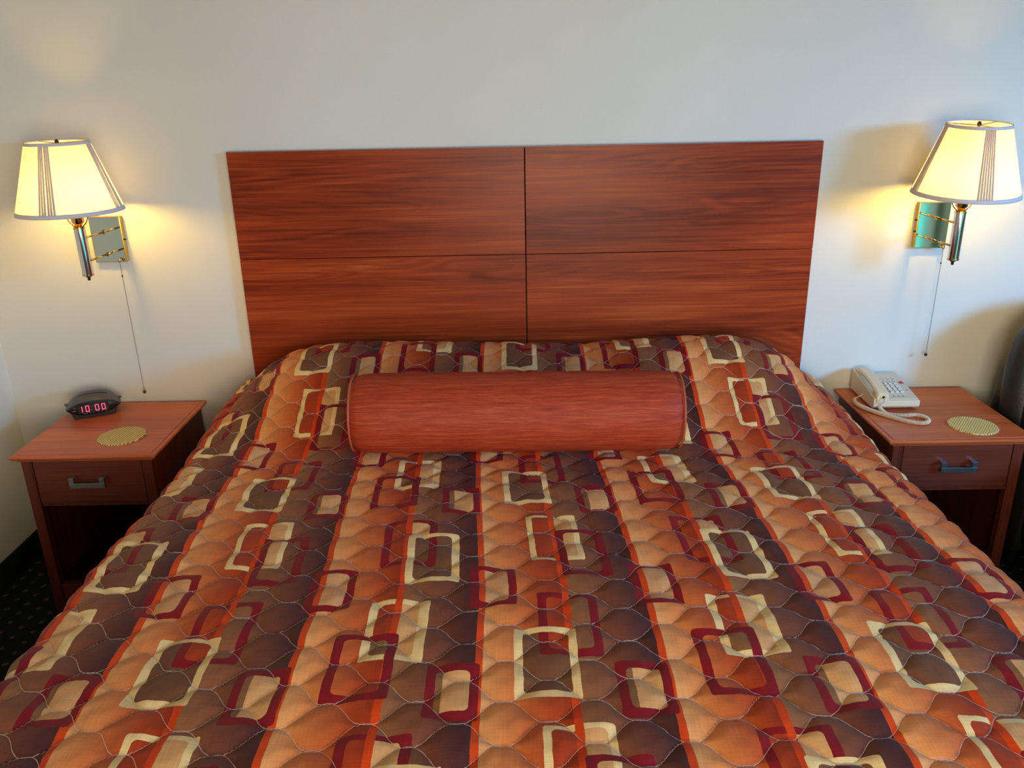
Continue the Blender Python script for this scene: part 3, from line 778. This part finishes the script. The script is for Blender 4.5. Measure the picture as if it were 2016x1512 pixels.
# ------------------------------------------------------------------ wall lamps
def wall_lamp(px, pz, tx, tz, ty, chain_x, chain_z0, chain_z1, ch_dx, arm_to, lab, tilt, sh_dx, side):
    t = empty('wall_lamp', (px, 0, pz), lab, 'wall lamp', group='brass swing arm wall lamps')
    hw, hh, dp = .055, .080, .024
    obj('back_plate', B(-hw, hw, -dp, 0, -hh, hh), M_brass, t, bevel=.0012)
    obj('plate_face', B(-hw + .003, hw - .003, -dp - .0008, -dp, -hh + .003, hh - .003), M_mirror, t)
    for dz in ((.018, -.022) if side < 0 else (-.002,)): obj('plate_screw', tube(BM(), [(side * hw, -dp / 2, dz), (side * (hw + .004), -dp / 2, dz)], .003, 10), M_bronze, t)
    # swing arms: two bars with a knuckle
    ax = side * (hw - .010)
    ex_, ey = tx - px + side * .017, ty
    for dz in (.042, -.034):
        a = Vector((ax, -dp, dz)); e = Vector((ex_, ey, dz - .004)); mid = a.lerp(e, .47)
        bm = BM(); tube(bm, [a, mid], .0034, 10); tube(bm, [mid, e], .0034, 10)
        arm = obj('swing_arm', bm, M_brass, t, smooth=True)
        bm = BM(); tube(bm, [mid - Vector((0, 0, .007)), mid + Vector((0, 0, .007))], .0052, 12); obj('knuckle', bm, M_brass, arm)
    # tube body
    c = (tx - px, ty, tz - pz)
    obj('lamp_body', lathe(BM(), [(.0178, -.078), (.0178, .078)], 32, c), M_chrome, t, smooth=False)
    for p in t.children[-1].data.polygons: p.use_smooth = len(p.vertices) == 4
    for za in (-.081, .0755): obj('end_ring', lathe(BM(), [(.0190, za), (.0190, za + .005)], 32, c), M_brass, t)
    obj('finial', lathe(BM(), [(.003, -.098), (.0055, -.094), (.0035, -.090), (.0085, -.086), (.0085, -.081)], 16, c), M_bronze, t)
    zb = c[2] + .080
    obj('socket', lathe(BM(), [(.010, 0), (.012, .010), (.019, .016), (.019, .052), (.014, .058)], 24, (c[0], c[1], zb)), M_brass, t, smooth=True)
    bm = BM()
    for s_ in (-1, 1):
        pts = [(c[0] + s_ * .012, c[1], zb), (c[0] + s_ * .028, c[1], zb + .016), (c[0] + s_ * .034, c[1], zb + .030), (c[0] + s_ * .046, c[1], zb + .090), (c[0] + s_ * .040, c[1], zb + .165), (c[0] + s_ * .018, c[1], zb + .200), (c[0], c[1], zb + .206)]
        tube(bm, pts, .0020, 8)
    obj('harp', bm, M_brass, t, smooth=True)
    # bulb
    obj('bulb', lathe(BM(), [(.011, .046), (.013, .050), (.013, .125), (.009, .131), (.001, .133)], 24, (c[0], c[1], zb)), M_bulb, t, smooth=True)
    # shade (frustum), thin wall, with pleat bands and trims
    sb, st_ = 1.358 - pz, 1.580 - pz
    rb, rt = .163, .0935
    sc = Vector((c[0] + sh_dx, c[1], (sb + st_) / 2))
    Rm = Matrix.Translation(sc) @ Matrix.Rotation(math.radians(tilt), 4, 'X')
    hgt = (st_ - sb) / 2
    def ring_pts(r, z, n=96): return [Rm @ Vector((r * math.cos(2 * math.pi * k / n), r * math.sin(2 * math.pi * k / n), z)) for k in range(n)]
    def wall_band(name, z0, z1, out, mat, parent, th=.0015, k0=0, k1=96):
        bm = BM(); n = 96
        def rad(z): return rb + (rt - rb) * (z + hgt) / (2 * hgt) + out
        full = (k1 - k0) == 96
        rr = [[bm.verts.new(p) for p in ring_pts(rad(z) + o_, z)] for z, o_ in ((z0, 0), (z1, 0), (z1, -th), (z0, -th))]
        rng = range(k0, k1)
        for a, b2 in ((0, 1), (1, 2), (2, 3), (3, 0)):
            for k in rng:
                k %= n; bm.faces.new((rr[a][k], rr[a][(k + 1) % n], rr[b2][(k + 1) % n], rr[b2][k]))
        if not full:
            bm.faces.new([rr[i][k0 % n] for i in range(4)]); bm.faces.new([rr[i][k1 % n] for i in (3, 2, 1, 0)])
        bmesh.ops.delete(bm, geom=[v for v in bm.verts if not v.link_faces], context='VERTS')
        return obj(name, bm, mat, parent, smooth=full)
    # thin single-sheet cloth so that the bulb shines through it
    bm = BM()
    rr = [[bm.verts.new(p) for p in ring_pts(r, z)] for r, z in ((rb, -hgt), (rt, hgt))]
    for k in range(96): bm.faces.new((rr[0][k], rr[0][(k + 1) % 96], rr[1][(k + 1) % 96], rr[1][k]))
    sh = obj('lamp_shade', bm, M_shade, t, smooth=True)
    wall_band('trim', -hgt, -hgt + .013, .0014, M_trim, sh)
    wall_band('trim', hgt - .009, hgt, .0014, M_trim, sh)
    # groups of narrow pleats at four places round the shade
    for q, aq in enumerate((0, 90, 180, 270)):
        bm = BM(); a0 = math.radians(aq + (272 if side > 0 else 263) - 270 + (0 if side < 0 else 0))
        for j in range(6 if side > 0 else 6):
            wv = .010
            aa = a0 + (j - 2.5) * .052 + (.02 if j > 2 and side > 0 else 0)
            vs = []
            for (r, z) in ((rb, -hgt + .010), (rt, hgt - .009)):
                for dda, o_ in ((-.023, .0006), (0, .0024), (.023, .0006)):
                    rr_ = (rb + (rt - rb) * (z + hgt) / (2 * hgt)) + o_
                    vs.append(bm.verts.new(Rm @ Vector((rr_ * math.cos(aa + dda), rr_ * math.sin(aa + dda), z))))
            bm.faces.new((vs[0], vs[1], vs[4], vs[3])); bm.faces.new((vs[1], vs[2], vs[5], vs[4]))
        obj('pleats', bm, M_pleat, sh)
    # spider across the top and its finial
    top_c = Rm @ Vector((0, 0, hgt - .006))
    bm = BM()
    for aq in (0, 120, 240):
        a = math.radians(aq + 30); tube(bm, [top_c, Rm @ Vector((rt * math.cos(a), rt * math.sin(a), hgt - .002))], .0015, 8)
    obj('spider', bm, M_brass, sh)
    obj('shade_finial', lathe(BM(), [(.003, -.004), (.006, 0), (.0065, .006), (.003, .012)], 14, top_c), M_bronze, sh)
    # pull-chain switch
    cx = chain_x - px
    bm = BM(); tube(bm, [(cx, -dp, chain_z0 - pz + .006), (cx, -dp - .016, chain_z0 - pz + .002)], .0052, 12)
    sw = obj('switch', bm, M_brass, t, smooth=True)
    bm = BM()
    z = chain_z0 - pz; zend = chain_z1 - pz; yb = -dp - .016
    tube(bm, [(cx, yb, z), (cx + ch_dx * .1, yb, z - .05), (cx + ch_dx, yb, zend)], .0007, 6)
    nb = 90
    for i in range(nb):
        f = i / nb; bmesh.ops.create_icosphere(bm, subdivisions=1, radius=.0011, matrix=Matrix.Translation((cx + ch_dx * f, yb, z + (zend - z) * f)))
    ball(bm, (cx + ch_dx * .1, yb, z - .052), .0028, 1, 1, 1.6, 8)
    obj('pull_chain', bm, M_bronze, sw)
    bm = BM(); ball(bm, (cx + ch_dx, yb, zend), .0062, n=12); obj('chain_knob', bm, material('dark_wood_bead', color=srgb(58, 28, 18), rough=.4), sw)
    return t
wall_lamp(-1.474, 1.235, -1.474, 1.227, -.200, -1.438, 1.160, .667, .004, None, 'brass swing arm wall lamp with cream shade left of the headboard', 1.0, -.016, 1)
wall_lamp(1.431, 1.230, 1.427, 1.224, -.200, 1.473, 1.150, .757, -.002, None, 'brass swing arm wall lamp with cream shade right of the headboard', 4.5, .008, -1)

# ------------------------------------------------------------------ black leather armchair at the right edge
ac = empty('armchair', (2.14, -.50, 0), 'black leather armchair in the corner behind the right nightstand', 'armchair')
def cushion(name, x0, x1, y0, y1, z0, z1, r, parent=ac, puff=.02, rotx=0, mat=None):
    bm = BM(); bmesh.ops.create_cube(bm, size=2)
    bmesh.ops.subdivide_edges(bm, edges=bm.edges, cuts=7, use_grid_fill=True)
    hx, hy, hz = (x1 - x0) / 2, (y1 - y0) / 2, (z1 - z0) / 2; C0 = Vector(((x0 + x1) / 2, (y0 + y1) / 2, (z0 + z1) / 2))
    R_ = Matrix.Rotation(rotx, 3, 'X')
    for v in bm.verts:
        p = v.co.copy(); q = Vector((p.x * hx, p.y * hy, p.z * hz)); inner = Vector((max(-hx + r, min(hx - r, q.x)), max(-hy + r, min(hy - r, q.y)), max(-hz + r, min(hz - r, q.z))))
        dq = q - inner
        if dq.length > 1e-6: q = inner + dq.normalized() * min(r, dq.length * 1.0 if dq.length < r else r)
        fx, fy, fz = 1 - p.x ** 2, 1 - p.y ** 2, 1 - p.z ** 2
        q += Vector((math.copysign(puff * fy * fz, p.x) if abs(p.x) > .99 else 0, math.copysign(puff * fx * fz, p.y) if abs(p.y) > .99 else 0, math.copysign(puff * fx * fy, p.z) if abs(p.z) > .99 else 0))
        v.co = C0 + R_ @ q
    o = obj(name, bm, mat or M_leather, parent, smooth=True)
    m = o.modifiers.new('sub', 'SUBSURF'); m.levels = 1; m.render_levels = 2
    return o
cushion('backrest', -.43, .43, .14, .36, .36, .97, .11, rotx=math.radians(-9), puff=.06)
cushion('side_panel', -.445, -.38, .10, .40, .12, .74, .03, puff=.008)
cushion('seat', -.29, .29, -.36, .22, .30, .47, .06)
cushion('armrest', -.42, -.29, -.36, .24, .13, .60, .06, puff=.012)
cushion('armrest', .29, .42, -.36, .24, .13, .60, .06, puff=.012)
obj('chair_frame', B(-.39, .39, -.33, .30, .11, .32), M_black, ac, bevel=.015)
for sx in (-1, 1):
    for sy in (-1, 1): obj('foot', lathe(BM(), [(.022, 0), (.028, .115)], 16, (sx * .33, .0 + sy * .26, 0)), M_black, ac)
pts = [(-.425, .20 + .1 * 0, z) for z in (.45, .6, .75)]
